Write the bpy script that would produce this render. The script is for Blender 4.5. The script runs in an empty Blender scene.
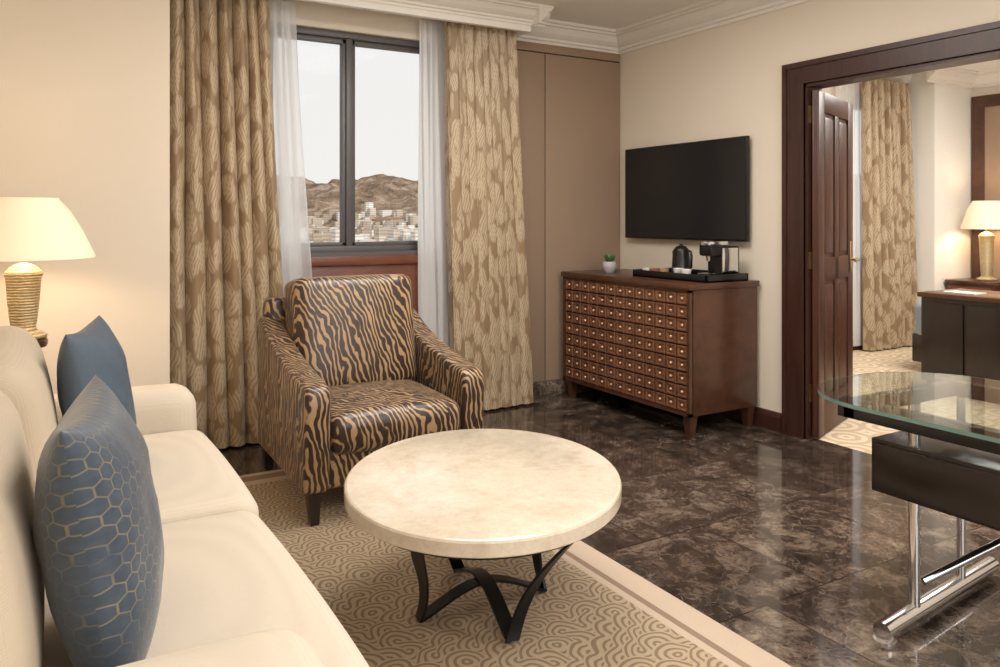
import bpy, bmesh, math, random
from mathutils import Vector, Matrix, noise, Euler
random.seed(7)
D=bpy.data; C=bpy.context
sc=C.scene
# ------------------------------------------------------------ helpers
def link(o,parent=None):
    sc.collection.objects.link(o)
    if parent: o.parent=parent
    return o
def root(name,loc=(0,0,0),rz=0):
    e=D.objects.new(name,None); e.location=loc; e.rotation_euler=(0,0,math.radians(rz)); e.empty_display_size=.1
    return link(e)
def mesh_obj(name,bm,mats,parent=None,smooth=False,autos=None):
    bmesh.ops.recalc_face_normals(bm,faces=bm.faces)
    me=D.meshes.new(name); bm.to_mesh(me); bm.free()
    if not isinstance(mats,(list,tuple)): mats=[mats]
    for m in mats: me.materials.append(m)
    for p in me.polygons: p.use_smooth=smooth
    if smooth and autos:
        try: me.set_sharp_from_angle(angle=math.radians(autos))
        except Exception: pass
    o=D.objects.new(name,me); return link(o,parent)
def add_box(bm,a,b,bev=0,seg=2,mi=0):
    vs=[bm.verts.new((x,y,z)) for x in (a[0],b[0]) for y in (a[1],b[1]) for z in (a[2],b[2])]
    q=[(0,1,3,2),(4,6,7,5),(0,4,5,1),(2,3,7,6),(0,2,6,4),(1,5,7,3)]
    fs=[bm.faces.new([vs[i] for i in f]) for f in q]
    for f in fs: f.material_index=mi
    bmesh.ops.recalc_face_normals(bm,faces=fs)
    if bev>0:
        es=list({e for f in fs for e in f.edges})
        r=bmesh.ops.bevel(bm,geom=es,offset=bev,segments=seg,profile=.5,affect='EDGES')
        for f in r['faces']: f.material_index=mi
def boxes(name,lst,mat,parent=None,bev=0,smooth=False):
    bm=bmesh.new()
    for a,b in lst: add_box(bm,a,b,bev)
    return mesh_obj(name,bm,mat,parent,smooth=bev>0,autos=40)
def rbox(name,a,b,r,mat,parent=None,crown=(0,0,0),rot=None,n=18,arch=0):
    """soft upholstered box between corners a,b, radius r, crown per axis; baked rotation"""
    a=Vector(a);b=Vector(b);c=(a+b)/2;s=(b-a)/2
    bm=bmesh.new(); cache={}
    def vert(p):
        k=tuple(round(x,5) for x in p)
        if k not in cache:
            q=Vector([p[i]*s[i] for i in range(3)])
            inn=Vector([max(-(s[i]-r),min(s[i]-r,q[i])) for i in range(3)])
            d=q-inn
            if d.length>1e-9: q=inn+d.normalized()*r
            f=[1-(q[i]/s[i])**2 for i in range(3)]
            for i in range(3):
                j,k2=(i+1)%3,(i+2)%3
                if crown[i]: q[i]+=math.copysign(1,q[i])*crown[i]*max(0,f[j])**.7*max(0,f[k2])**.7*min(1,abs(q[i])/(s[i]*.7))
            if arch and q.z>0: q.z+=arch*(1-(q.x/s.x)**2)
            if rot: q.rotate(Euler([math.radians(x) for x in rot]))
            cache[k]=bm.verts.new(q+c)
        return cache[k]
    g=[math.sin(math.pi/2*(2*i/n-1)) for i in range(n+1)]
    for ax in range(3):
        for sg in (-1,1):
            for i in range(n):
                for j in range(n):
                    ps=[]
                    for (u,v) in ((g[i],g[j]),(g[i+1],g[j]),(g[i+1],g[j+1]),(g[i],g[j+1])):
                        p=[0,0,0];p[ax]=sg;p[(ax+1)%3]=u;p[(ax+2)%3]=v;ps.append(vert(p))
                    try: bm.faces.new(ps)
                    except ValueError: pass
    return mesh_obj(name,bm,mat,parent,smooth=True)
def lathe(name,prof,mat,parent=None,loc=(0,0,0),n=48,pleat=0,autos=35,rz=(1,1)):
    bm=bmesh.new(); rings=[]
    for (r,z) in prof:
        ring=[]
        for i in range(n):
            a=2*math.pi*i/n; rr=r*(1+(pleat if i%2 else 0))
            ring.append(bm.verts.new((loc[0]+rr*math.cos(a)*rz[0],loc[1]+rr*math.sin(a)*rz[1],loc[2]+z)))
        rings.append(ring)
    for k in range(len(rings)-1):
        for i in range(n):
            bm.faces.new((rings[k][i],rings[k][(i+1)%n],rings[k+1][(i+1)%n],rings[k+1][i]))
    bmesh.ops.remove_doubles(bm,verts=bm.verts,dist=1e-5)
    return mesh_obj(name,bm,mat,parent,smooth=True,autos=autos)
def tube(name,pts,r,mat,parent=None,cyc=False,res=10):
    cu=D.curves.new(name,'CURVE');cu.dimensions='3D';cu.bevel_depth=r;cu.bevel_resolution=5;cu.use_fill_caps=True
    sp=cu.splines.new('POLY');sp.points.add(len(pts)-1)
    for i,p in enumerate(pts): sp.points[i].co=(*p,1)
    sp.use_smooth=True
    cu.materials.append(mat)
    o=D.objects.new(name,cu); return link(o,parent)
def extrude_profile(name,prof,p0,p1,out,mat,parent=None):
    bm=bmesh.new(); out=Vector(out)
    A=[bm.verts.new(Vector(p0)+out*d+Vector((0,0,z))) for d,z in prof]
    B=[bm.verts.new(Vector(p1)+out*d+Vector((0,0,z))) for d,z in prof]
    n=len(prof)
    for i in range(n): bm.faces.new((A[i],A[(i+1)%n],B[(i+1)%n],B[i]))
    bm.faces.new(A); bm.faces.new(B[::-1])
    return mesh_obj(name,bm,mat,parent)
# ------------------------------------------------------------ materials
def s2l(c):
    return tuple(((x/255)/12.92 if x/255<=.04045 else ((x/255+.055)/1.055)**2.4) for x in c)+(1,)
class NB:
    def __init__(s,name):
        s.m=D.materials.new(name); s.m.use_nodes=True; s.t=s.m.node_tree; s.b=s.t.nodes['Principled BSDF']; s.out=s.t.nodes['Material Output']
    def n(s,ty,ins=None,**kw):
        nd=s.t.nodes.new(ty)
        for k,v in kw.items(): setattr(nd,k,v)
        if ins:
            for k,v in ins.items():
                if isinstance(v,bpy.types.NodeSocket): s.t.links.new(v,nd.inputs[k])
                else: nd.inputs[k].default_value=v
        return nd
    def l(s,a,b): s.t.links.new(a,b)
    def math(s,op,a,b=0.0,c=0.0):
        nd=s.t.nodes.new('ShaderNodeMath'); nd.operation=op
        for i,v in enumerate((a,b,c)):
            if isinstance(v,bpy.types.NodeSocket): s.l(v,nd.inputs[i])
            else: nd.inputs[i].default_value=v
        return nd.outputs[0]
    def vm(s,op,a,b=(0,0,0)):
        nd=s.t.nodes.new('ShaderNodeVectorMath'); nd.operation=op
        for i,v in enumerate((a,b)):
            if isinstance(v,bpy.types.NodeSocket): s.l(v,nd.inputs[i])
            else: nd.inputs[i].default_value=v
        return nd
    def vscale(s,a,f):
        nd=s.vm('SCALE',a); nd.inputs['Scale'].default_value=f; return nd.outputs[0]
    def mix(s,f,a,b):
        nd=s.t.nodes.new('ShaderNodeMix'); nd.data_type='RGBA'
        for k,v in ((0,f),(6,a),(7,b)):
            if isinstance(v,bpy.types.NodeSocket): s.l(v,nd.inputs[k])
            else: nd.inputs[k].default_value=v
        return nd.outputs[2]
    def ramp(s,f,stops,interp='LINEAR'):
        nd=s.t.nodes.new('ShaderNodeValToRGB'); s.l(f,nd.inputs[0]); cr=nd.color_ramp; cr.interpolation=interp
        while len(cr.elements)<len(stops): cr.elements.new(.5)
        for e,(p,c) in zip(cr.elements,stops):
            e.position=p; e.color=c if len(c)==4 else (*c,1)
        return nd.outputs[0]
    def obj(s): return s.n('ShaderNodeTexCoord').outputs['Object']
    def uv(s): return s.n('ShaderNodeTexCoord').outputs['UV']
    def mapping(s,v,scale=(1,1,1),rot=(0,0,0)):
        return s.n('ShaderNodeMapping',{'Vector':v,'Scale':scale,'Rotation':[math.radians(x) for x in rot]}).outputs[0]
    def noise(s,v,scale,detail=3,rough=.5,dist=0):
        return s.n('ShaderNodeTexNoise',{'Vector':v,'Scale':scale,'Detail':detail,'Roughness':rough,'Distortion':dist})
    def bump(s,h,strength=.2,dist=.01):
        nd=s.n('ShaderNodeBump',{'Height':h,'Strength':strength,'Distance':dist}); s.l(nd.outputs[0],s.b.inputs['Normal'])
    def set(s,**kw):
        for k,v in kw.items():
            k={'rough':'Roughness','metal':'Metallic','spec':'Specular IOR Level','trans':'Transmission Weight','coat':'Coat Weight','sheen':'Sheen Weight'}.get(k,k)
            if isinstance(v,bpy.types.NodeSocket): s.l(v,s.b.inputs[k])
            else: s.b.inputs[k].default_value=v
        return s
    def col(s,c):
        if isinstance(c,bpy.types.NodeSocket): s.l(c,s.b.inputs['Base Color'])
        else: s.b.inputs['Base Color'].default_value=c
        return s
def mplain(name,rgb,rough=.5,metal=0,var=.06,scale=20,bump=0,**kw):
    b=NB(name); c=s2l(rgb); o=b.obj(); nz=b.noise(o,scale,3)
    c2=tuple(x*(1-var*2) for x in c[:3])+(1,)
    b.col(b.mix(nz.outputs[0],c,c2)); b.set(rough=rough,metal=metal,**kw)
    if bump: b.bump(nz.outputs[0],bump,.004)
    return b.m
def mwood(name,c1,c2,rough=.3,scale=(1,1,6),coat=.1):
    b=NB(name); o=b.mapping(b.obj(),scale)
    nz=b.noise(o,4,6,.6,1.2); n2=b.noise(b.mapping(b.obj(),tuple(x*8 for x in scale)),6,3)
    f=b.math('ADD',b.math('MULTIPLY',nz.outputs[0],.75),b.math('MULTIPLY',n2.outputs[0],.25))
    b.col(b.ramp(f,[(.3,s2l(c1)),(.7,s2l(c2))])); b.set(rough=rough,coat=coat); b.bump(f,.05,.002)
    return b.m
W_WALL=mplain('wall_paint',(226,214,197),.75,var=.015,scale=3)
W_WALL2=mplain('bedroom_wall_paint',(230,220,206),.75,var=.015,scale=3)
W_WHITE=mplain('ceiling_white',(240,237,230),.7,var=.01)
M_TRIM=mplain('plaster_trim',(238,233,225),.6,var=.01)
def mfabricpanel():
    b=NB('fabric_wall_panel'); o=b.obj()
    w=b.noise(b.mapping(o,(1,1,1)),260,2)
    b.col(b.mix(b.math('MULTIPLY',w.outputs[0],.6),s2l((163,139,117)),s2l((126,103,84)))); b.set(rough=.85); b.bump(w.outputs[0],.3,.003); return b.m
M_PANEL=mfabricpanel()
M_DWOOD=mwood('dark_door_wood',(46,26,20),(72,44,34),.36,(5,5,.6),0)
M_DLEAF=mwood('door_leaf_mahogany',(56,30,20),(84,48,33),.4,(5,5,.6),0)
M_RWOOD=mwood('red_wood_panel',(92,50,34),(122,70,50),.4,(1,1,3))
M_CWOOD=mwood('cabinet_walnut',(62,36,24),(94,58,40),.33,(1.5,1.5,2))
M_STUD=mwood('cabinet_block_wood',(86,52,35),(136,90,62),.3,(3,3,3))
M_CDARK=mplain('cabinet_groove',(36,20,15),.4)
M_BLACKW=mwood('espresso_wood',(26,18,15),(42,30,25),.3,(3,3,.8))
M_KNOB=mplain('stud_bronze',(225,195,165),.3,.5)
M_CHROME=mplain('chrome',(225,225,228),.12,1,var=.02)
M_BRASS=mplain('brass_hinge',(190,165,120),.3,1)
M_BLACK=mplain('black_plastic',(18,18,19),.35)
M_BLACKM=mplain('black_steel',(34,35,38),.35,.6)
M_SCREEN=mplain('tv_screen_glass',(30,31,33),.22,var=.02)
M_WHITEC=mplain('white_ceramic',(238,236,230),.15,var=.01)
M_FRAME=mplain('window_frame_bronze',(92,88,88),.45,.1)
def mmarblefloor():
    b=NB('emperador_marble_tiles'); o=b.obj()
    br=b.n('ShaderNodeTexBrick',{'Vector':o,'Color1':(0,0,0,1),'Color2':(1,1,1,1),'Mortar':(0,0,0,1),'Scale':1.0,'Mortar Size':.0024,'Mortar Smooth':.0,'Bias':0.,'Brick Width':.6,'Row Height':.6})
    br.offset=.5
    p=b.vm('ADD',o,b.vscale(br.outputs[0],7.)).outputs[0]
    dn=b.noise(p,3.,5,.65)
    pd=b.vm('ADD',p,b.vscale(dn.outputs['Color'],.28)).outputs[0]
    v1=b.n('ShaderNodeTexVoronoi',{'Vector':pd,'Scale':8.0},feature='DISTANCE_TO_EDGE')
    big=b.noise(pd,5.5,9,.76,.2)
    sm=b.noise(pd,38.,5,.7,.2)
    f=b.math('ADD',b.math('MULTIPLY',big.outputs[0],.76),b.math('MULTIPLY',sm.outputs[0],.24))
    base=b.ramp(f,[(.38,s2l((40,33,29))),(.48,s2l((70,58,50))),(.55,s2l((112,96,84))),(.66,s2l((164,148,130)))])
    ve=b.ramp(v1.outputs['Distance'],[(0,(1,1,1,1)),(.02,(0,0,0,1))])
    msk=b.ramp(b.noise(p,4.5,3).outputs[0],[(.48,(0,0,0,1)),(.62,(1,1,1,1))])
    c=b.mix(b.math('MULTIPLY',b.math('MULTIPLY',ve,msk),.5),base,s2l((180,164,146)))
    c=b.mix(b.math('MULTIPLY',br.outputs[0],.72),c,s2l((42,35,31)))
    c=b.mix(br.outputs['Fac'],c,s2l((18,15,14)))
    b.col(c); b.set(rough=.08,spec=.6); return b.m
M_FLOOR=mmarblefloor()
def mrug(name='rug_swirl_pile',ca=(182,163,134),cb=(124,101,77),cell=.068,lines=3.0,wob=.07):
    b=NB(name); o=b.obj()
    wn=b.noise(o,5.5,2); od=b.vm('ADD',o,b.vscale(wn.outputs['Color'],wob)).outputs[0]
    p=b.vm('MULTIPLY',b.vscale(od,1/cell),(1,1,0)).outputs[0]; p=b.vm('ADD',p,(100,100,0)).outputs[0]
    ce=b.vm('FLOOR',p).outputs[0]; f=b.vm('FRACTION',p).outputs[0]
    w=b.n('ShaderNodeTexWhiteNoise',{'Vector':ce},noise_dimensions='2D').outputs['Value']; fl=b.math('GREATER_THAN',w,.5)
    sp=b.n('ShaderNodeSeparateXYZ',{0:f}); fx=sp.outputs[0]; fy=sp.outputs[1]
    fx2=b.math('ABSOLUTE',b.math('SUBTRACT',fl,fx))
    c1=b.n('ShaderNodeCombineXYZ',{0:fx2,1:fy}).outputs[0]
    d1=b.vm('LENGTH',c1).outputs['Value']; d2=b.vm('DISTANCE',c1,(1,1,0)).outputs['Value']
    near=b.math('LESS_THAN',d1,1.0)
    d=b.math('ADD',b.math('MULTIPLY',d1,near),b.math('MULTIPLY',d2,b.math('SUBTRACT',1.0,near)))
    s=b.math('COSINE',b.math('MULTIPLY',d,2*math.pi*lines))
    m=b.ramp(b.math('MULTIPLY_ADD',s,.5,.5),[(.25,(1,1,1,1)),(.5,(0,0,0,1))])
    fn=b.noise(o,420,2)
    c=b.mix(b.math('MULTIPLY',m,.9),s2l(ca),s2l(cb)); c=b.mix(b.math('MULTIPLY',fn.outputs[0],.42),c,s2l((118,96,72)))
    b.col(c); b.set(rough=.95,sheen=.1); b.bump(fn.outputs[0],.5,.004); return b.m
M_RUG=mrug(); M_RUGB1=mplain('rug_border_cream',(190,170,149),.95,scale=300,bump=.4); M_RUGB2=mplain('rug_border_tan',(140,118,98),.95,scale=300,bump=.4)
def mcarpet():
    b=NB('bedroom_trellis_carpet'); o=b.obj(); r=b.mapping(o,(3.6,3.6,1),(0,0,45))
    v=b.n('ShaderNodeTexVoronoi',{'Vector':r,'Scale':1.,'Randomness':0.},voronoi_dimensions='2D',feature='F1')
    s=b.math('COSINE',b.math('MULTIPLY',v.outputs['Distance'],26.0))
    m=b.ramp(b.math('MULTIPLY_ADD',s,.5,.5),[(.35,(0,0,0,1)),(.6,(1,1,1,1))]); n=b.noise(o,300,2)
    c=b.mix(b.math('MULTIPLY',m,.7),s2l((222,205,178)),s2l((182,157,124))); c=b.mix(b.math('MULTIPLY',n.outputs[0],.2),c,s2l((150,130,104)))
    b.col(c); b.set(rough=.95); return b.m
M_CARPET=mcarpet()
def mzebra():
    b=NB('zebra_velvet'); o=b.obj()
    nz=b.noise(b.mapping(o,(1,1,.6)),5.5,3,.55)
    sep=b.n('ShaderNodeSeparateXYZ',{0:o})
    lin=b.math('ADD',sep.outputs[0],b.math('MULTIPLY',sep.outputs[1],.75))
    lin=b.math('ADD',lin,b.math('MULTIPLY',sep.outputs[2],.22))
    ph=b.math('ADD',b.math('MULTIPLY',lin,225.),b.math('MULTIPLY',nz.outputs[0],42.0))
    n2=b.noise(b.mapping(o,(20,13,5)),1.6,2)
    s=b.math('ADD',b.math('SINE',ph),b.math('MULTIPLY_ADD',n2.outputs[0],3.2,-1.98))
    m=b.ramp(b.math('MULTIPLY_ADD',s,.25,.5),[(.45,(0,0,0,1)),(.55,(1,1,1,1))])
    f=b.noise(o,300,2)
    c=b.mix(m,s2l((50,32,25)),s2l((172,142,104))); c=b.mix(b.math('MULTIPLY',f.outputs[0],.2),c,s2l((84,60,44)))
    b.col(c); b.set(rough=.34,sheen=.08); b.bump(b.math('ADD',m,f.outputs[0]),.15,.003); return b.m
M_ZEB=mzebra()
def msofa(name,c,sc2=1.):
    b=NB(name); o=b.obj(); w1=b.n('ShaderNodeTexWave',{'Vector':o,'Scale':60*sc2,'Distortion':1.0},bands_direction='Y'); w2=b.n('ShaderNodeTexWave',{'Vector':o,'Scale':60*sc2,'Distortion':1.0},bands_direction='Z')
    f=b.math('ADD',w1.outputs[1],w2.outputs[1]); n=b.noise(o,180,2)
    b.col(b.mix(b.math('MULTIPLY',f,.14),s2l(c),s2l(tuple(x*.84 for x in c)))); b.set(rough=.9,sheen=.05); b.bump(b.math('ADD',f,n.outputs[0]),.18,.002); return b.m
M_SOFA=msofa('sofa_cream_fabric',(212,199,181)); M_SOFAB=msofa('sofa_back_weave',(200,184,162))
def mhex():
    b=NB('blue_hex_cushion'); uv=b.uv(); p=b.vm('MULTIPLY',uv,(1,1,0)).outputs[0]
    p=b.vscale(p,34.0)
    p=b.vm('ADD',p,(50,50,0)).outputs[0]
    S=(1,1.7320508,1);H=(.5,.8660254,0)
    a=b.vm('SUBTRACT',b.vm('MODULO',p,S).outputs[0],H).outputs[0]
    q=b.vm('SUBTRACT',b.vm('MODULO',b.vm('SUBTRACT',p,H).outputs[0],S).outputs[0],H).outputs[0]
    la=b.vm('DOT_PRODUCT',a,a).outputs['Value'];lq=b.vm('DOT_PRODUCT',q,q).outputs['Value']
    f=b.math('LESS_THAN',la,lq)
    g=b.n('ShaderNodeMix',data_type='VECTOR'); b.l(f,g.inputs[0]); b.l(q,g.inputs[4]); b.l(a,g.inputs[5])
    ab=b.vm('ABSOLUTE',g.outputs[1]).outputs[0]
    sp=b.n('ShaderNodeSeparateXYZ',{0:ab})
    d=b.math('MAXIMUM',sp.outputs[0],b.vm('DOT_PRODUCT',ab,(.5,.8660254,0)).outputs['Value'])
    e=b.ramp(d,[(.445,(0,0,0,1)),(.47,(1,1,1,1))])
    n=b.noise(uv,60,2)
    c=b.mix(n.outputs[0],s2l((72,86,101)),s2l((46,57,71)))
    br=b.noise(uv,7,2); bm_=b.ramp(br.outputs[0],[(.42,(.15,.15,.15,1)),(.6,(1,1,1,1))])
    c=b.mix(b.math('MULTIPLY',b.math('MULTIPLY',e,bm_),.55),c,s2l((150,134,100)))
    b.col(c); b.set(rough=.42,sheen=.2); b.bump(b.math('ADD',e,n.outputs[0]),.2,.003); return b.m
M_HEX=mhex()
M_BLUE=mplain('blue_silk_cushion',(82,98,114),.5,scale=160,bump=.3,var=.15)
def mcurtain():
    b=NB('leaf_curtain_fabric'); uv=b.uv()
    def leaf(rot,sc3,thr,off):
        m=b.n('ShaderNodeMapping',{'Vector':uv,'Scale':sc3,'Rotation':(0,0,math.radians(rot)),'Location':(off,off*.7,0)}).outputs[0]
        nn=b.noise(uv,7,2)
        m=b.vm('ADD',m,b.vscale(nn.outputs['Color'],.6)).outputs[0]
        v=b.n('ShaderNodeTexVoronoi',{'Vector':m,'Scale':1.0,'Randomness':.8},voronoi_dimensions='2D',feature='F1')
        rp=b.ramp(v.outputs['Distance'],[(thr-.09,(1,1,1,1)),(thr,(0,0,0,1))])
        w=b.n('ShaderNodeTexWave',{'Vector':m,'Scale':1.8,'Distortion':2.5},bands_direction='X')
        st=b.ramp(w.outputs[1],[(.15,(.25,.25,.25,1)),(.5,(1,1,1,1))])
        return b.math('MULTIPLY',rp,st)
    l1=leaf(38,(15,5.,1),.45,0.); l2=leaf(-30,(16,5.,1),.38,3.3); l3=leaf(8,(19,4.5,1),.26,6.1)
    f=b.math('MAXIMUM',b.math('MAXIMUM',l1,l2),l3); n=b.noise(uv,200,2)
    c=b.mix(b.math('MULTIPLY',f,.66),s2l((146,121,91)),s2l((210,192,162)))
    c=b.mix(b.math('MULTIPLY',n.outputs[0],.22),c,s2l((122,100,74)))
    b.col(c); b.set(rough=.5,sheen=.1); b.bump(f,.1,.002); return b.m
M_CURT=mcurtain()
def msheer():
    b=NB('white_sheer')
    t=b.n('ShaderNodeBsdfTransparent'); d=b.n('ShaderNodeBsdfTranslucent',{'Color':(.97,.98,.98,1)}); df=b.n('ShaderNodeBsdfDiffuse',{'Color':(.97,.97,.97,1)})
    m1=b.n('ShaderNodeMixShader',{0:.45}); b.l(d.outputs[0],m1.inputs[1]); b.l(df.outputs[0],m1.inputs[2])
    m2=b.n('ShaderNodeMixShader',{0:.6}); b.l(t.outputs[0],m2.inputs[1]); b.l(m1.outputs[0],m2.inputs[2]); b.l(m2.outputs[0],b.out.inputs[0]); return b.m
M_SHEER=msheer()
def mshade(name,em):
    b=NB(name); b.col(s2l((236,222,198))); b.set(rough=.8)
    b.set(**{'Emission Color':s2l((255,222,174)),'Emission Strength':em}) 
    return b.m
M_SHADE=mshade('pleated_lampshade_fabric',.36)
def mtable():
    b=NB('cream_marble'); o=b.obj()
    n=b.noise(o,5,6,.65,.6); n2=b.noise(o,28,5,.7,.3)
    v=b.n('ShaderNodeTexVoronoi',{'Vector':b.vm('ADD',o,b.noise(o,4,3).outputs['Color']).outputs[0],'Scale':14.},feature='DISTANCE_TO_EDGE')
    f=b.math('ADD',b.math('MULTIPLY',n.outputs[0],.6),b.math('MULTIPLY',n2.outputs[0],.4))
    c=b.ramp(f,[(.33,s2l((194,179,158))),(.5,s2l((212,199,180))),(.7,s2l((223,213,196)))])
    c=b.mix(b.math('MULTIPLY',b.ramp(v.outputs['Distance'],[(0,(1,1,1,1)),(.06,(0,0,0,1))]),.2),c,s2l((180,162,136)))
    b.col(c); b.set(rough=.10,spec=.55); return b.m
M_TABLE=mtable()
def mglass(name,c,rough=0.0):
    b=NB(name); b.col(s2l(c)); b.set(rough=rough,trans=1.0,IOR=1.45); return b.m
M_GLASS=mglass('desk_glass',(226,238,234)); M_GEDGE=mplain('glass_edge_green',(112,146,138),.1)
def mbase():
    b=NB('woven_gold_ceramic'); o=b.obj(); br=b.n('ShaderNodeTexWave',{'Vector':o,'Scale':26.0,'Distortion':2.0},bands_direction='Z'); n=b.noise(o,70,3)
    f=b.math('MULTIPLY',br.outputs[1],n.outputs[0]); b.col(b.mix(f,s2l((156,136,98)),s2l((230,214,174)))); b.set(rough=.4,metal=.2); b.bump(f,.8,.006); return b.m
M_LBASE=mbase()
# ------------------------------------------------------------ room shell
CZ=2.72
floor=boxes('floor',[((-.5,-2.2,-.1),(3.94,5.0,0))],M_FLOOR)
boxes('floor_bedroom',[((3.94,.3,-.1),(8.6,5.0,0))],M_CARPET)
boxes('ceiling',[((-.6,-2.3,CZ),(4.0,5.05,CZ+.12))],W_WHITE)
boxes('ceiling_bedroom',[((4.0,.2,2.8),(8.6,5.05,2.92))],W_WHITE)
boxes('wall_left',[((-.62,-2.3,0),(-.5,5.0,CZ))],W_WALL)
boxes('wall_back',[((-.5,-2.32,0),(3.88,-2.2,CZ))],W_WALL)
boxes('wall_pier',[((-.5,4.36,0),(.58,4.76,CZ))],W_WALL)
wx0,wx1,wz0,wz1=1.16,2.30,1.08,2.49
boxes('wall_window',[((-.5,4.76,0),(wx0,5.0,CZ)),((wx1,4.76,0),(3.88,5.0,CZ)),((wx0,4.76,0),(wx1,5.0,wz0)),((wx0,4.76,wz1),(wx1,5.0,CZ))],W_WALL)
DY0,DY1,DH=1.45,3.04,2.09
boxes('wall_right',[((3.88,DY1,0),(4.0,5.0,2.85)),((3.88,-2.3,0),(4.0,DY0,2.85)),((3.88,DY0,DH),(4.0,DY1,2.85))],W_WALL)
bwx0,bwx1=5.7,7.25
boxes('wall_bedroom_window',[((4.0,4.85,0),(bwx0,5.0,2.8)),((bwx1,4.85,0),(8.5,5.0,2.8)),((bwx0,4.85,0),(bwx1,5.0,.85)),((bwx0,4.85,2.45),(bwx1,5.0,2.8))],W_WALL2)
boxes('wall_bedroom_far',[((8.4,.3,0),(8.55,4.85,2.8))],W_WALL2)
boxes('wall_bedroom_side',[((4.0,.2,0),(8.55,.3,2.8))],W_WALL2)
boxes('wall_bedroom_pier',[((7.72,4.52,0),(8.4,4.85,2.8))],W_WHITE)
PX=2.86
boxes('trim_pelmet',[((.58,4.44,2.56),(PX,4.48,CZ)),((PX-.04,4.48,2.56),(PX,4.76,CZ))],M_TRIM)
prof=[(0,-.15),(.012,-.15),(.014,-.13),(.03,-.125),(.034,-.108),(.05,-.10),(.075,-.08),(.09,-.055),(.10,-.04),(.118,-.036),(.12,-.022),(.14,-.018),(.145,0),(0,0)]
prof2=[(d*.8,z*.8) for d,z in prof]
extrude_profile('trim_crown_pelmet',prof2,(-.5,4.44,CZ),(PX+.11,4.44,CZ),(0,-1,0),M_TRIM)
extrude_profile('trim_crown_pelmet_return',prof2,(PX,4.33,CZ),(PX,4.76,CZ),(1,0,0),M_TRIM)
extrude_profile('trim_crown_window',prof,(PX,4.76,CZ),(3.88,4.76,CZ),(0,-1,0),M_TRIM)
extrude_profile('trim_crown_right',prof,(3.88,-2.2,CZ),(3.88,4.76,CZ),(-1,0,0),M_TRIM)
extrude_profile('trim_crown_left',prof,(-.5,-2.2,CZ),(-.5,4.36,CZ),(1,0,0),M_TRIM)
extrude_profile('trim_crown_bedroom_window',prof,(4.0,4.85,2.8),(7.72,4.85,2.8),(0,-1,0),M_TRIM)
extrude_profile('trim_crown_bedroom_pier',prof,(7.58,4.52,2.8),(8.4,4.52,2.8),(0,-1,0),M_TRIM)
extrude_profile('trim_crown_bedroom_far',prof,(8.4,.3,2.8),(8.4,4.52,2.8),(-1,0,0),M_TRIM)
bp=[(0,0),(.022,0),(.022,.085),(.016,.1),(.01,.112),(0,.115)]
extrude_profile('baseboard_right',bp,(3.88,3.2,0),(3.88,4.76,0),(-1,0,0),M_DWOOD)
extrude_profile('baseboard_right_near',bp,(3.88,-2.2,0),(3.88,DY0-.16,0),(-1,0,0),M_DWOOD)
extrude_profile('baseboard_window',bp,(2.3,4.735,0),(3.88,4.735,0),(0,-1,0),M_FLOOR)
extrude_profile('baseboard_bedroom',bp,(4.0,4.85,0),(7.72,4.85,0),(0,-1,0),M_DWOOD)
boxes('wall_panel_fabric',[((2.32,4.735,.1),(3.172,4.76,2.50)),((3.18,4.735,.1),(3.875,4.76,2.50)),((2.88,4.735,2.508),(3.875,4.76,2.57))],M_PANEL,bev=.004)
boxes('wall_panel_seam',[((3.17,4.745,.1),(3.182,4.758,2.5)),((2.88,4.745,2.498),(3.875,4.758,2.51))],M_DWOOD)
boxes('wall_panel_under_window',[((wx0-.05,4.735,0),(wx1+.02,4.76,1.0)),((wx0-.05,4.715,1.0),(wx1-.02,4.76,1.06))],M_RWOOD,bev=.004)
# window
w=root('window_1',(1.73,4.86,wz0))
def wb(lst): return [((a[0]-1.73,a[1]-4.86,a[2]-wz0),(b[0]-1.73,b[1]-4.86,b[2]-wz0)) for a,b in lst]
mx=1.715
boxes('outer_frame',wb([((wx0,4.80,wz0),(wx0+.05,4.9,wz1)),((wx1-.045,4.80,wz0),(wx1,4.9,wz1)),((wx0,4.80,wz1-.04),(wx1,4.9,wz1)),((wx0,4.80,wz0),(wx1,4.9,wz0+.04)),((mx-.022,4.81,wz0),(mx+.022,4.9,wz1))]),M_FRAME,w,bev=.006)
boxes('sash_frame',wb([((wx0+.05,4.83,wz1-.07),(wx1-.05,4.88,wz1-.04)),((wx0+.05,4.83,wz0+.04),(wx1-.05,4.88,wz0+.065)),((mx-.045,4.83,wz0),(mx+.045,4.88,wz1)),((wx1-.065,4.83,wz0),(wx1-.045,4.88,wz1)),((wx0+.05,4.83,wz0),(wx0+.075,4.88,wz1))]),M_FRAME,w,bev=.004)
b=NB('window_glass_pane'); g=b.n('ShaderNodeBsdfGlossy',{'Roughness':.02}); t=b.n('ShaderNodeBsdfTransparent',{'Color':(.98,.985,.985,1)}); m=b.n('ShaderNodeMixShader',{0:.002}); b.l(t.outputs[0],m.inputs[1]); b.l(g.outputs[0],m.inputs[2]); b.l(m.outputs[0],b.out.inputs[0]); M_PANE=b.m
boxes('glass_pane',wb([((wx0+.03,4.855,wz0+.03),(wx1-.03,4.858,wz1-.03))]),M_PANE,w)
boxes('sill',wb([((wx0,4.74,wz0-.02),(wx1,4.80,wz0+.004))]),M_FRAME,w)
w2=root('window_2',(6.4,4.9,.85))
boxes('outer_frame',[((-.7,-.03,0),(-.64,.05,1.6)),((.79,-.03,0),(.85,.05,1.6)),((-.7,-.03,0),(.85,.05,.06)),((-.7,-.03,1.54),(.85,.05,1.6)),((.1,-.03,0),(.16,.05,1.6))],M_FRAME,w2,bev=.005)
boxes('glass_pane',[((-.65,.0,.04),(.8,.004,1.56))],M_PANE,w2)
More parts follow.
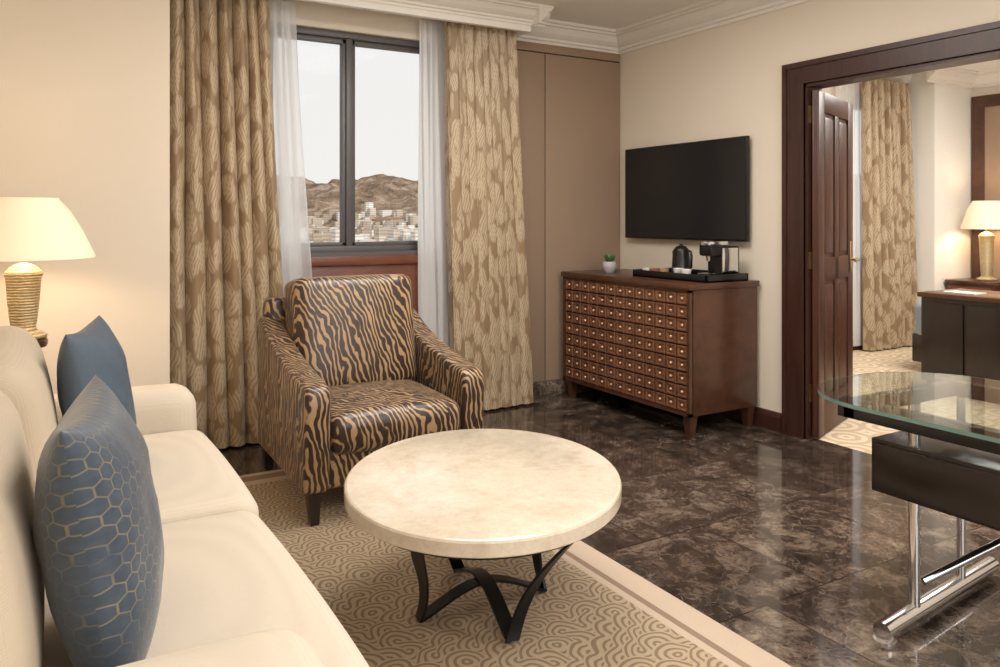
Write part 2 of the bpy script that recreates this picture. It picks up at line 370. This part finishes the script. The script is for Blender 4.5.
def curtain(name,xt,xb,y,z0,z1,folds,amp,mat,seed=0,fab=1.6,n=300,m=36):
    bm=bmesh.new(); uvl=bm.loops.layers.uv.new('UVMap'); G=[];U={}
    for j in range(m+1):
        v=j/m; row=[]
        k=(1-v)
        xa=xt[0]+(xb[0]-xt[0])*k; xe=xt[1]+(xb[1]-xt[1])*k
        z=z0+(z1-z0)*v
        for i in range(n+1):
            s=i/n; ph=2*math.pi*folds*s+1.3*math.sin(3.1*s*2+seed)+.25*math.sin(v*3+seed+s*9)
            aa=amp*(.8+.5*noise.noise(Vector((s*5,seed,0))))*(.75+.35*k)
            yy=y+aa*math.sin(ph)+.25*aa*math.sin(2*ph+v*1.5+seed)
            xx=xa+(xe-xa)*s+.018*math.cos(ph)*(1+k)+.006*math.sin(v*6+s*20)
            vv=bm.verts.new((xx,yy,z)); row.append(vv); U[vv]=(s*fab,z)
        G.append(row)
    for j in range(m):
        for i in range(n):
            f=bm.faces.new((G[j][i],G[j][i+1],G[j+1][i+1],G[j+1][i]))
            for l in f.loops: l[uvl].uv=U[l.vert]
    return mesh_obj(name,bm,mat,None,smooth=True)
curtain('curtain',(.60,1.14),(.60,1.25),4.60,.015,2.66,7,.064,M_CURT,1.,1.5)
curtain('curtain',(2.27,2.80),(2.33,2.93),4.59,.015,2.66,8,.062,M_CURT,4.,1.6)
curtain('sheer_curtain',(1.06,1.32),(1.10,1.42),4.69,.6,2.60,6,.012,M_SHEER,2.,.6,n=120)
curtain('sheer_curtain',(2.14,2.36),(2.15,2.40),4.69,.05,2.60,5,.012,M_SHEER,5.,.6,n=120)
curtain('curtain',(6.88,7.62),(6.92,7.70),4.72,.015,2.66,8,.055,M_CURT,8.,1.6)
curtain('sheer_curtain',(6.55,6.95),(6.55,6.95),4.80,.05,2.66,7,.015,M_SHEER,5.,.6,n=120)
boxes('curtain_rail',[((.60,4.57,2.66),(PX-.05,4.63,2.69))],M_TRIM)
# ------------------------------------------------------------ door casing & leaf
dw=root('door_frame_1',(3.94,2.25,0))
def R(l): return [((a[0]-3.94,a[1]-2.25,a[2]),(b[0]-3.94,b[1]-2.25,b[2])) for a,b in l]
L=[]
for t,i0,i1 in ((.016,0,.15),(.026,.12,.15),(.0225,.0,.02)):
    zt=DH+(i1-.02 if i1>.05 else .015); zb=DH+(i0-.02 if i0>.05 else 0)
    L+= [((3.88-t,DY1+i0,0),(3.88,DY1+i1,zb)),((3.88-t,DY0-i1,0),(3.88,DY0-i0,zb)),((3.88-t,DY0-i1,zb),(3.88,DY1+i1,zt))]
boxes('casing',R(L),M_DWOOD,dw)
boxes('jamb_lining',R([((3.875,DY1-.012,0),(4.01,DY1-.001,DH)),((3.875,DY0+.001,0),(4.01,DY0+.025,DH)),((3.875,DY0,DH-.02),(4.01,DY1,DH-.001))]),M_DWOOD,dw)
boxes('casing_inner',R([((4.0,DY1,0),(4.02,DY1+.12,DH+.12)),((4.0,DY0-.12,0),(4.02,DY0,DH+.12)),((4.0,DY0,DH),(4.02,DY1,DH+.12))]),M_DWOOD,dw)
boxes('hinges',R([((3.892,DY1-.020,z),(3.925,DY1-.011,z+.10)) for z in (.22,1.0,1.86)]),M_BRASS,dw)
dl=root('door_1',(3.915,DY1-.042,0),21)
LW,LH,LT=.74,2.05,.04
boxes('leaf_core',[((0,-LT/2+.012,.012),(LW,LT/2-.012,LH))],M_DLEAF,dl)
fr=[]
for y0,y1 in ((-LT/2,-LT/2+.014),(LT/2-.014,LT/2)):
    fr+=[((0,y0,.012),(.11,y1,LH)),((LW-.11,y0,.012),(LW,y1,LH)),((.11,y0,.012),(LW-.11,y1,.22)),((.11,y0,LH-.12),(LW-.11,y1,LH)),((.11,y0,.92),(LW-.11,y1,1.06)),((LW/2-.04,y0,.22),(LW/2+.04,y1,LH-.12))]
boxes('stiles_rails',fr,M_DLEAF,dl,bev=.004)
pn=[]
for xa,xb in ((.135,LW/2-.065),(LW/2+.065,LW-.135)):
    for za,zb in ((.245,.895),(1.085,LH-.145)):
        pn.append(((xa,-LT/2+.002,za),(xb,LT/2-.002,zb)))
boxes('raised_panels',pn,M_DLEAF,dl,bev=.01)
boxes('lock_plate',[((LW-.08,-LT/2-.006,.95),(LW-.04,-LT/2,1.15))],M_BRASS,dl,bev=.003)
tube('lever_handle',[(LW-.06,-LT/2,1.03),(LW-.06,-LT/2-.05,1.03),(LW-.17,-LT/2-.055,1.03)],.009,M_BRASS,dl)
# ------------------------------------------------------------ rug
rg=root('area_rug',(.905,2.1,0))
boxes('field',[((-.82,-2.0,.001),(.80,1.75,.012))],M_RUG,rg)
boxes('border_cream',[((.80,-2.0,.001),(.83,1.90,.0118)),((-.82,1.75,.001),(.80,1.81,.0118))],M_RUGB1,rg)
boxes('border_tan',[((.83,-2.0,.001),(.855,1.90,.012)),((-.82,1.81,.001),(.80,1.88,.012))],M_RUGB2,rg)
boxes('border_edge',[((.855,-2.0,.001),(.955,1.92,.0115)),((-.82,1.88,.001),(.80,1.92,.0115))],M_RUGB1,rg)
# ------------------------------------------------------------ sofa
so=root('sofa',(.15,2.32,0))
def S(a,b): return (a[0]-.15,a[1]-2.32,a[2]),(b[0]-.15,b[1]-2.32,b[2])
def sb(name,a,b,r,mat=M_SOFA,**k):
    A,B=S(a,b); return rbox(name,A,B,r,mat,so,**k)
sb('base_skirt',(-.38,1.14,.05),(.49,3.50,.33),.04)
sb('seat_cushion_1',(-.12,1.31,.30),(.54,2.308,.475),.055,crown=(.02,0,.02))
sb('seat_cushion_2',(-.12,2.328,.30),(.56,3.28,.475),.055,crown=(.02,0,.02))
sb('arm_1',(-.38,1.06,.06),(.39,1.33,.635),.075,crown=(.01,0.0,.01))
sb('arm_2',(-.38,3.28,.06),(.54,3.50,.62),.075,crown=(.01,0.0,.01))
sb('back_frame',(-.40,1.12,.06),(-.20,3.50,.80),.08)
sb('back_cushion_1',(-.27,1.30,.44),(-.035,2.31,.90),.09,M_SOFAB,crown=(.035,0,.015),rot=(0,-8,0))
sb('back_cushion_2',(-.22,2.32,.44),(.01,3.32,.915),.09,M_SOFAB,crown=(.035,0,.015),rot=(0,-8,0))
boxes('feet',[S((x,y,0.0),(x+.05,y+.05,.06)) for x in (-.36,.42) for y in (1.16,3.40)],M_BLACKW,so)
def pillow(name,w,h,t,center,rot,mat,n=28):
    bm=bmesh.new(); uvl=bm.loops.layers.uv.new('UVMap'); U={}
    e=Euler([math.radians(x) for x in rot]); c=Vector(center)
    def P(a,bb,s):
        pin=1-.07*(1-a*a); pinb=1-.07*(1-bb*bb)
        th=t/2*((1-abs(a)**2.6)**.5)*((1-abs(bb)**2.6)**.5)
        th+= .012*noise.noise(Vector((a*3,bb*3,s)))*(1-a*a)*(1-bb*bb)
        q=Vector((s*th,a*w/2*pinb,bb*h/2*pin)); q.rotate(e); v=bm.verts.new(q+c); U[v]=(a*w/2+(.7 if s>0 else 0),bb*h/2); return v
    gs=[math.sin(math.pi/2*(2*i/n-1)) for i in range(n+1)]
    for s in (-1,1):
        g=[[P(a,bb,s) for a in gs] for bb in gs]
        for i in range(n):
            for j in range(n):
                f=bm.faces.new((g[i][j],g[i][j+1],g[i+1][j+1],g[i+1][j]))
                for l in f.loops: l[uvl].uv=U[l.vert]
    bmesh.ops.remove_doubles(bm,verts=bm.verts,dist=1e-4)
    return mesh_obj(name,bm,mat,None,smooth=True)
pillow('throw_pillow',.48,.50,.19,(.105,1.66,.713),(0,-9,-9),M_HEX)
pillow('throw_pillow',.48,.50,.18,(.165,2.86,.71),(0,-10,-14),M_BLUE)
# ------------------------------------------------------------ side table + lamp
stt=root('side_table',(-.08,3.86,0))
lathe('top',[(0,.755),(.105,.755),(.11,.765),(.11,.78),(.105,.79),(0,.79)],M_CWOOD,stt)
lathe('pedestal',[(0,0),(.14,0),(.14,.02),(.05,.05),(.03,.1),(.035,.6),(.06,.755),(0,.755)],M_CWOOD,stt)
def lamp(name,loc,z0,rb,rt,zs0,zs1,basez):
    r=root(name,(loc[0],loc[1],z0))
    H=basez-z0; lathe('base',[(0,0),(.085,0),(.09,.012),(.07,.025),(.05,.035),(.046,.05),(.05,.07),(.058,H*.45),(.066,H-.07),(.072,H-.055),(.072,H-.045),(.05,H-.02),(.03,H-.01),(0,H)],M_LBASE,r,n=32)
    tube('stem',[(0,0,H-.02),(0,0,zs1-z0+.0)],.006,M_BRASS,r)
    a,b_=zs0-z0,zs1-z0
    lathe('shade',[(rb,a),(rb*.995,a+.012),(rb*.86+rt*.14,a+(b_-a)*.2),(rb*.60+rt*.40,a+(b_-a)*.5),(rb*.3+rt*.7,a+(b_-a)*.78),(rt,b_-.008),(rt*.98,b_),(rt*.94,b_),(rt*.96,b_-.01),(rb*.57+rt*.4,a+(b_-a)*.5),(rb*.985,a+.002)],M_SHADE,r,n=150,pleat=.03,autos=80)
    tube('spider',[(-rt*.95,0,b_-.006),(rt*.95,0,b_-.006)],.003,M_BRASS,r)
    li=D.lights.new(name+'_bulb','POINT'); li.energy=8; li.color=(1,.8,.56); li.shadow_soft_size=.05
    o=D.objects.new('bulb',li); o.location=(0,0,(a+b_)/2); link(o,r); return li
lamp('table_lamp',(-.06,3.86),.792,.262,.13,1.13,1.385,1.115)
# ------------------------------------------------------------ armchair
ac=root('armchair',(1.372,3.62,.012),-1); ac.scale=(.97,1,1)
def armside(name,sx):
    pts=[(-.43,.13),(-.455,.50),(-.45,.56),(-.42,.585),(-.36,.595),(-.15,.625),(.08,.675),(.26,.74),(.36,.785),(.42,.79),(.455,.76),(.45,.13)]
    bm=bmesh.new(); x0,x1=(.32,.435) if sx>0 else (-.435,-.32)
    A=[bm.verts.new((x0,y,z)) for y,z in pts];B=[bm.verts.new((x1,y,z)) for y,z in pts]
    bm.faces.new(A);bm.faces.new(B[::-1])
    for i in range(len(pts)): bm.faces.new((A[i],A[(i+1)%len(pts)],B[(i+1)%len(pts)],B[i]))
    bmesh.ops.recalc_face_normals(bm,faces=bm.faces)
    bmesh.ops.bevel(bm,geom=list(bm.edges),offset=.022,segments=4,profile=.5,affect='EDGES')
    return mesh_obj(name,bm,M_ZEB,ac,smooth=True,autos=50)
armside('arm_1',-1);armside('arm_2',1)
rbox('front_apron',(-.34,-.41,.13),(.34,-.30,.31),.03,M_ZEB,ac,n=10)
rbox('seat_deck',(-.34,-.40,.13),(.34,.40,.30),.02,M_ZEB,ac,n=8)
rbox('back_frame',(-.41,.33,.13),(.41,.45,.88),.045,M_ZEB,ac,rot=(-4,0,0))
rbox('seat_cushion',(-.32,-.45,.28),(.32,.22,.45),.055,M_ZEB,ac,crown=(0,.01,.03))
rbox('back_cushion',(-.325,.10,.42),(.325,.33,.985),.05,M_ZEB,ac,crown=(.0,.035,.0),rot=(-9,0,0),arch=.004)
bm=bmesh.new()
for x in (-.385,.385):
    for y in (-.39,.40):
        vs=[]
        for (z,r,dy) in ((.0,.018,math.copysign(.015,y)),(.135,.03,0)):
            vs.append([bm.verts.new((x+a*r,y+dy+b_*r,z)) for a,b_ in ((-1,-1),(1,-1),(1,1),(-1,1))])
        for i in range(4): bm.faces.new((vs[0][i],vs[0][(i+1)%4],vs[1][(i+1)%4],vs[1][i]))
        bm.faces.new(vs[0][::-1]);bm.faces.new(vs[1])
mesh_obj('legs',bm,M_BLACKW,ac)
# ------------------------------------------------------------ coffee table
ct=root('coffee_table',(1.272,2.265,.012),-30.5)
TX,TY=.452,.55
def disc(name,prof,mat,parent):
    bm=bmesh.new(); n=144; rings=[]
    for (r,z) in prof:
        rings.append([bm.verts.new((r*math.cos(2*math.pi*i/n),r*(TY/TX)*math.sin(2*math.pi*i/n),z)) for i in range(n)])
    for k in range(len(rings)-1):
        for i in range(n): bm.faces.new((rings[k][i],rings[k][(i+1)%n],rings[k+1][(i+1)%n],rings[k+1][i]))
    if prof[0]!=prof[-1]:
        bm.faces.new(rings[0][::-1]); bm.faces.new(rings[-1])
    else: bmesh.ops.remove_doubles(bm,verts=bm.verts,dist=1e-5)
    return mesh_obj(name,bm,mat,parent,smooth=True,autos=24)
disc('marble_top',[(TX-.012,.390),(TX-.004,.392),(TX,.396),(TX,.432),(TX-.003,.438),(TX-.009,.441)],M_TABLE,ct)
disc('sub_ring',[(TX-.06,.374),(TX-.03,.374),(TX-.03,.390),(TX-.06,.390),(TX-.06,.374)],M_BLACKM,ct)
def ribbon(name,pts,w,th,mat,parent,wdir=None):
    bm=bmesh.new(); n=len(pts);pts=[Vector(p) for p in pts]; prev=None
    for i,p in enumerate(pts):
        tg=(pts[min(i+1,n-1)]-pts[max(i-1,0)]).normalized()
        wd=wdir[i] if wdir else Vector((0,0,1)).cross(tg)
        wd=wd.normalized(); nn=tg.cross(wd).normalized()
        cur=[bm.verts.new(p+wd*a*w/2+nn*b_*th/2) for a,b_ in ((-1,-1),(1,-1),(1,1),(-1,1))]
        if prev:
            for k in range(4): bm.faces.new((prev[k],prev[(k+1)%4],cur[(k+1)%4],cur[k]))
        else: bm.faces.new(cur[::-1])
        prev=cur
    bm.faces.new(prev)
    return mesh_obj(name,bm,mat,parent,smooth=True,autos=35)
for k in range(4):
    a0=math.radians(66+90*k); pts=[];wd=[]
    for i in range(29):
        s=i/28
        r=(.415-.235*math.sin(s*math.pi/2)+.045*s*s)
        z=.385*(1-s)+.006; a=a0-math.radians(42)*s
        pts.append((r*math.cos(a),r*math.sin(a)*1.15,z)); wd.append(Vector((-math.sin(a),math.cos(a),0)))
    ribbon('leg_%d'%(k+1),pts,.046,.009,M_BLACKM,ct,wd)
for k in range(2):
    a0=math.radians(66-42+90*k); pts=[]
    for i in range(31):
        s=i/30*2-1; r=.225*s; z=.008+.075*math.cos(s*math.pi/2)**1.3 +(.010 if k else 0)
        pts.append((r*math.cos(a0),r*math.sin(a0)*1.12,z))
    ribbon('cross_strap_%d'%(k+1),pts,.048,.009,M_BLACKM,ct)
# ------------------------------------------------------------ cabinet
cb=root('sideboard_cabinet',(3.56,4.01,0))
x0,x1,y0,y1=-.285,.29,-.64,.64
boxes('carcass',[((x0+.02,y0,.13),(x1,y1,.875))],M_CWOOD,cb,bev=.004)
boxes('top_slab',[((x0-.012,y0-.015,.875),(x1+.005,y1+.012,.912))],M_CWOOD,cb,bev=.006)
boxes('front_groove_panel',[((x0+.012,y0+.02,.15),(x0+.021,y1-.02,.865))],M_CDARK,cb)
boxes('front_rim',[((x0,y0,.13),(x0+.03,y0+.02,.875)),((x0,y1-.02,.13),(x0+.03,y1,.875)),((x0,y0,.13),(x0+.03,y1,.15)),((x0,y0,.86),(x0+.03,y1,.875))],M_CWOOD,cb)
bm=bmesh.new(); bk=bmesh.new()
NCx,NR=13,9; cw=(y1-y0-.04)/NCx; ch=(.862-.15)/NR
for i in range(NCx):
    for j in range(NR):
        cy=y0+.02+cw*(i+.5); cz=.15+ch*(j+.5); hw=cw/2-.004; hh=ch/2-.004
        xf=x0+.012
        o=[(cy-hw,cz-hh),(cy+hw,cz-hh),(cy+hw,cz+hh),(cy-hw,cz+hh)]
        lay=[]
        for (k,dx) in ((1,0),(.88,-.010),(.66,-.010),(.54,-.003)):
            lay.append([bm.verts.new((xf+dx,cy+(p[0]-cy)*k,cz+(p[1]-cz)*k)) for p in o])
        for q in range(3):
            for e in range(4): bm.faces.new((lay[q][e],lay[q][(e+1)%4],lay[q+1][(e+1)%4],lay[q+1][e]))
        bm.faces.new(lay[3])
        bmesh.ops.create_uvsphere(bk,u_segments=10,v_segments=6,radius=.009,matrix=Matrix.Translation((xf-.006,cy,cz)))
mesh_obj('front_blocks',bm,M_STUD,cb); mesh_obj('front_studs',bk,M_KNOB,cb,smooth=True)
bm=bmesh.new()
for x in (x0+.05,x1-.04):
    for y in (y0+.045,y1-.045):
        a=[bm.verts.new((x+p*.018,y+q*.018,0)) for p,q in ((-1,-1),(1,-1),(1,1),(-1,1))]
        b2=[bm.verts.new((x+p*.032,y+q*.032,.135)) for p,q in ((-1,-1),(1,-1),(1,1),(-1,1))]
        for i in range(4): bm.faces.new((a[i],a[(i+1)%4],b2[(i+1)%4],b2[i]))
        bm.faces.new(a)
mesh_obj('legs',bm,M_CWOOD,cb)
TZ=.912
tr=root('serving_tray',(3.60,3.72,TZ))
boxes('tray_body',[((-.18,-.34,0),(.18,.33,.012)),((-.18,-.34,0),(-.165,.33,.045)),((.165,-.34,0),(.18,.33,.045)),((-.18,-.34,0),(.18,-.325,.045)),((-.18,.315,0),(.18,.33,.045))],M_BLACK,tr,bev=.003)
ic=root('electric_kettle',(3.60,3.78,TZ+.013))
lathe('body',[(0,0),(.064,0),(.066,.012),(.062,.02),(.056,.12),(.05,.165),(.048,.172),(.03,.19),(.012,.196),(.012,.206),(0,.208)],M_BLACK,ic)
tube('handle',[(0,-.05,.165),(0,-.088,.16),(0,-.095,.13),(0,-.092,.06),(0,-.06,.04)],.008,M_BLACK,ic)
rbox('spout',(-.014,.035,.125),(.014,.075,.165),.012,M_BLACK,ic,n=6)
cm=root('coffee_machine',(3.62,3.49,TZ+.013))
boxes('body',[((-.02,-.06,0),(.14,.06,.20)),((-.13,-.045,0),(-.02,.045,.03))],M_BLACK,cm,bev=.012)
boxes('head',[((-.10,-.055,.14),(.0,.055,.215))],M_BLACK,cm,bev=.015)
boxes('chrome_lever',[((-.11,-.04,.205),(.06,.04,.232)),((-.125,-.04,.028),(-.025,.04,.036))],M_CHROME,cm,bev=.005)
boxes('side_panel',[((-.015,-.064,.03),(.12,-.06,.19))],M_CHROME,cm,bev=.001)
lathe('spout',[(0,.11),(.012,.11),(.016,.14),(0,.14)],M_CHROME,cm,loc=(-.07,0,0))
for (x,y) in ((3.47,3.60),(3.50,3.70)):
    c=root('coffee_cup',(x,y,TZ+.013)); lathe('cup',[(0,0),(.02,0),(.022,.005),(.034,.05),(.036,.055),(.033,.055),(.02,.008),(0,.008)],M_WHITEC,c)
for (x,y,cc) in ((3.50,3.93,(150,90,80)),(3.49,3.99,(220,215,205)),(3.56,3.90,(180,150,110))):
    boxes('sachet_box',[((x-.02,y-.03,TZ+.013),(x+.02,y+.022,TZ+.055))],mplain('sachet_paper',cc,.6),bev=.003)
pp=root('potted_succulent',(3.50,4.40,TZ))
lathe('pot',[(0,0),(.03,0),(.05,.03),(.052,.06),(.044,.078),(.04,.078),(.044,.05),(0,.05)],mplain('pot_speckle',(196,196,192),.5,var=.2,scale=120),pp)
bm=bmesh.new() 
for i in range(20):
    a=i*2.4; tl=.25+.6*(i/20); ln=.085
    d=Vector((math.cos(a)*math.sin(1.1-tl*.9),math.sin(a)*math.sin(1.1-tl*.9),math.cos(1.1-tl*.9))); s_=d.cross(Vector((0,0,1))).normalized()
    p=Vector((0,0,.06))
    v=[bm.verts.new(p+s_*.004),bm.verts.new(p+d*ln*.5+s_*.011),bm.verts.new(p+d*ln),bm.verts.new(p+d*ln*.5-s_*.011),bm.verts.new(p-s_*.004)]
    bm.faces.new(v)
mesh_obj('leaves',bm,mplain('succulent_green',(92,124,76),.5),pp)
# ------------------------------------------------------------ TV
tv=root('television',(3.83,4.02,1.15))
boxes('housing',[((-.012,-.59,0),(.02,.59,.668))],M_BLACK,tv,bev=.004)
boxes('rear_bulge',[((.02,-.35,.1),(.045,.35,.5))],M_BLACK,tv,bev=.01)
boxes('screen',[((-.0135,-.582,.014),(-.0115,.582,.66))],M_SCREEN,tv)
# ------------------------------------------------------------ glass desk
gd=root('glass_desk',(2.45,1.0,0))
bm=bmesh.new(); out=[]
X0,X1,Y0,Y1,r=-.38,.36,-.95,.73,.30
for cx,cy,a0 in ((X1-r,Y1-r,0),(X0+r*1.0,Y1-r,90),(X0+.08,Y0+.08,180),(X1-.08,Y0+.08,270)):
    rr=r if cy>0 else .08
    for i in range(17):
        a=math.radians(a0+90*i/16); out.append((cx+rr*math.cos(a),cy+rr*math.sin(a)))
A=[bm.verts.new((x,y,.735)) for x,y in out];B=[bm.verts.new((x,y,.747)) for x,y in out]
bm.faces.new(A[::-1]);bm.faces.new(B)
for i in range(len(out)):
    f=bm.faces.new((A[i],A[(i+1)%len(out)],B[(i+1)%len(out)],B[i])); f.material_index=1
mesh_obj('glass_top',bm,[M_GLASS,M_GEDGE],gd)
boxes('black_rail',[((-.31,-.8,.685),(-.27,.56,.733)),((.23,-.8,.685),(.27,.56,.733)),((-.31,.50,.685),(.27,.54,.733)),((-.31,-.8,.685),(.27,-.76,.733))],M_BLACK,gd,bev=.003)
for i,(x,y) in enumerate(((-.05,.47),(.27,.50))):
    tube('post_%d'%(i+1),[(x,y,.04),(x,y,.70)],.018 if i==0 else .014,M_CHROME,gd)
tube('foot_bar',[(-.25,.45,.045),(.52,.53,.045)],.028,M_CHROME,gd)
tube('brace_bar',[(-.02,.46,.14),(.50,.20,.40)],.014,M_CHROME,gd)
tube('foot_bar_rear',[(-.25,-.70,.045),(.5,-.70,.045)],.026,M_CHROME,gd)
tube('post_3',[(.0,-.70,.04),(.0,-.70,.70)],.018,M_CHROME,gd)
lathe('foot_pad',[(0,0),(.032,0),(.034,.01),(.034,.02),(0,.022)],M_CHROME,gd,loc=(-.235,.45,0))
boxes('drawer_box',[((-.08,-.25,.40),(.30,.60,.575))],M_BLACKW,gd,bev=.004)
boxes('drawer_front',[((-.095,-.23,.412),(-.08,.165,.563)),((-.095,.18,.412),(-.08,.58,.563))],M_BLACKW,gd,bev=.004)
boxes('hanger',[((-.02,.1,.57),(.02,.14,.69)),((.2,.1,.57),(.24,.14,.69))],M_BLACK,gd)
# ------------------------------------------------------------ bedroom furniture
cr=root('media_console',(6.05,3.0,0))
boxes('body',[((-.25,-.5,.06),(.3,.5,.70))],M_BLACKW,cr,bev=.004)
boxes('top',[((-.27,-.52,.70),(.32,.52,.735))],M_CWOOD,cr,bev=.004)
boxes('front_doors',[((-.262,-.48+.33*i,.09),(-.25,-.48+.33*i+.3,.67)) for i in range(3)]+[((-.2,.5,.12),(.25,.51,.66))],M_BLACKW,cr,bev=.004)
boxes('plinth',[((-.22,-.47,0),(.27,.47,.06))],M_BLACK,cr)
boxes('notepad',[((5.88,3.15,.736),(6.05,3.38,.745))],M_WHITEC)
bd=root('bed',(7.31,2.95,0))
boxes('bed_base',[((-.90,-1.0,.08),(.95,1.0,.32))],M_BLACKW,bd,bev=.01)
rbox('mattress',(-.88,-.98,.30),(.95,.98,.58),.07,mplain('bed_linen',(226,228,232),.8),bd)
rbox('bed_runner',(-.90,-1.0,.12),(-.3,1.0,.60),.07,mplain('runner_blue_grey',(150,162,178),.8),bd)
boxes('headboard',[((.96,-1.05,.0),(1.02,1.05,1.25))],M_RWOOD,bd,bev=.01)
for yy in (-.5,.5): rbox('pillow_%d'%(1 if yy<0 else 2),(.45,yy-.35,.57),(.9,yy+.35,.78),.09,mplain('pillow_linen',(238,238,236),.8),bd)
ns=root('nightstand',(8.10,4.25,0))
boxes('body',[((-.22,-.21,.1),(.24,.24,.65)),((-.2,-.19,0),(-.15,-.14,.1)),((-.2,.17,0),(-.15,.22,.1)),((.18,-.19,0),(.23,-.14,.1)),((.18,.17,0),(.23,.22,.1))],M_CWOOD,ns,bev=.004)
boxes('top',[((-.24,-.23,.65),(.25,.255,.68))],M_CWOOD,ns,bev=.004)
boxes('drawer_fronts',[((-.235,-.19,.13),(-.22,.22,.36)),((-.235,-.19,.39),(-.22,.22,.62))],M_RWOOD,ns,bev=.004)
lamp('table_lamp',(8.10,4.22),.682,.22,.12,1.19,1.47,1.17)
boxes('wall_panel_bedroom',[((8.37,1.5,.1),(8.4,4.42,2.48))],M_PANEL)
boxes('trim_bedroom_panel_frame',[((8.355,4.38,.1),(8.4,4.50,2.56)),((8.355,1.4,2.44),(8.4,4.38,2.56)),((8.355,1.4,.1),(8.4,1.5,2.44))],M_CWOOD)
boxes('ceiling_air_vent',[((7.2,3.55+.04*i,2.785),(7.9,3.57+.04*i,2.80)) for i in range(7)],M_FRAME)
# ------------------------------------------------------------ outside
FW=Vector((.508,.8614,0)); RT=Vector((.8614,-.508,0))
def tern(t,z):
    u=500+780*t
    k=max(0,min(1,(z-1150)/500)); k=k*k*(3-2*k)
    n=noise.fractal(Vector((t*9+2,z*.0035,3.3)),1.0,2.0,6)
    n2=noise.ridged_multi_fractal(Vector((t*14,z*.006,1.)),1.0,2.0,5,1.0,2.0)
    prof=80+9*math.sin((u-352)*.045)+n*22
    h=-32+k*(prof+32)+k*(n2-1)*20*(1 if z<1700 else .3)
    if z>1700: h-=(z-1700)*.12
    return h
bm=bmesh.new(); G=[]
for i in range(321):
    t=-.9+1.5*i/320; row=[]
    for j in range(100):
        z=60+ (2300-60)*(j/99)**.8
        p=FW*z+RT*(t*z); row.append(bm.verts.new((p.x,p.y,tern(t,z))))
    G.append(row)
for i in range(320):
    for j in range(99): bm.faces.new((G[i][j],G[i+1][j],G[i+1][j+1],G[i][j+1]))
b=NB('rocky_hills'); o=b.obj(); n=b.noise(o,.03,9,.75,.5)
b.col(b.ramp(n.outputs[0],[(.34,s2l((84,70,60))),(.5,s2l((138,118,100))),(.64,s2l((182,162,142)))])); b.set(rough=1.0,spec=0.0)
mesh_obj('hill_terrain',bm,b.m,None,smooth=False)
bm=bmesh.new()
for i in range(2000):
    t=random.uniform(-.42,.05); z=random.uniform(700,1340)
    if z>1270 and random.random()<.55: continue
    p=FW*z+RT*(t*z); g=tern(t,z); s1=random.uniform(3,9); s2=random.uniform(3,9); h=random.uniform(5,13)
    if random.random()<.12: h*=1.8
    add_box(bm,(p.x-s1,p.y-s2,g-10),(p.x+s1,p.y+s2,g+h))
b=NB('city_plaster'); o=b.obj()
v=b.n('ShaderNodeTexVoronoi',{'Vector':b.mapping(o,(.06,.06,.0)),'Scale':1.},feature='F1'); vs=b.n('ShaderNodeSeparateXYZ',{0:v.outputs['Color']})
wz=b.n('ShaderNodeTexWave',{'Vector':o,'Scale':.09,'Distortion':0.},bands_direction='Z')
c=b.ramp(vs.outputs[0],[(.2,s2l((188,170,150))),(.55,s2l((220,208,192))),(.85,s2l((242,238,230)))])
c=b.mix(b.math('MULTIPLY',b.math('GREATER_THAN',wz.outputs[1],.62),.4),c,s2l((120,112,106)))
b.col(c); b.set(rough=.9)
mesh_obj('city_buildings',bm,b.m)
# ------------------------------------------------------------ world & lights
wd=D.worlds.new('World'); sc.world=wd; wd.use_nodes=True; nt=wd.node_tree
bg=nt.nodes['Background']; tc=nt.nodes.new('ShaderNodeTexCoord'); sx=nt.nodes.new('ShaderNodeSeparateXYZ'); cr_=nt.nodes.new('ShaderNodeValToRGB')
nt.links.new(tc.outputs['Generated'],sx.inputs[0]); nt.links.new(sx.outputs[2],cr_.inputs[0]); nt.links.new(cr_.outputs[0],bg.inputs[0])
cr_.color_ramp.elements[0].position=0.; cr_.color_ramp.elements[0].color=s2l((236,232,227)); cr_.color_ramp.elements[1].position=.5; cr_.color_ramp.elements[1].color=s2l((226,228,231))
bg.inputs[1].default_value=1.14
def area(name,loc,size,power,col=(1,.96,.91),rot=(0,0,0),sy=None):
    li=D.lights.new(name,'AREA'); li.energy=power; li.color=col; li.shape='RECTANGLE'; li.size=size; li.size_y=sy or size
    o=D.objects.new(name,li); o.location=loc; o.rotation_euler=[math.radians(x) for x in rot]; return link(o)
area('ceiling_fill',(1.9,.2,2.69),1.8,76)  # added soft key/fill near the camera end, no real fixture
area('ceiling_fill',(1.9,2.9,2.70),1.2,56)  # second added fill, above the seating; not an actual ceiling lamp
area('rear_fill',(1.7,-2.15,1.5),2.6,56,(1,.985,.97),(90,0,0),1.8)  # invented fill behind the camera; the back wall has no window
area('bedroom_fill',(6.2,2.6,2.78),1.6,125)  # fill added to brighten the bedroom, no fixture behind it
su=D.lights.new('sun','SUN'); su.energy=2.0; su.color=(1,.95,.87); su.angle=.02; so_=D.objects.new('sun',su); so_.rotation_euler=(math.radians(52),0,math.radians(25)); link(so_)
# ------------------------------------------------------------ camera
cam=D.cameras.new('camera'); cam.sensor_width=36; cam.lens=28.08; cam.shift_y=-.1155; cam.clip_start=.03; cam.clip_end=6000
co=D.objects.new('camera',cam); co.location=(0,0,1.3); co.rotation_euler=(math.radians(90),0,math.radians(-30.53)); link(co); sc.camera=co
sc.view_settings.view_transform='Standard'; sc.view_settings.look='None'
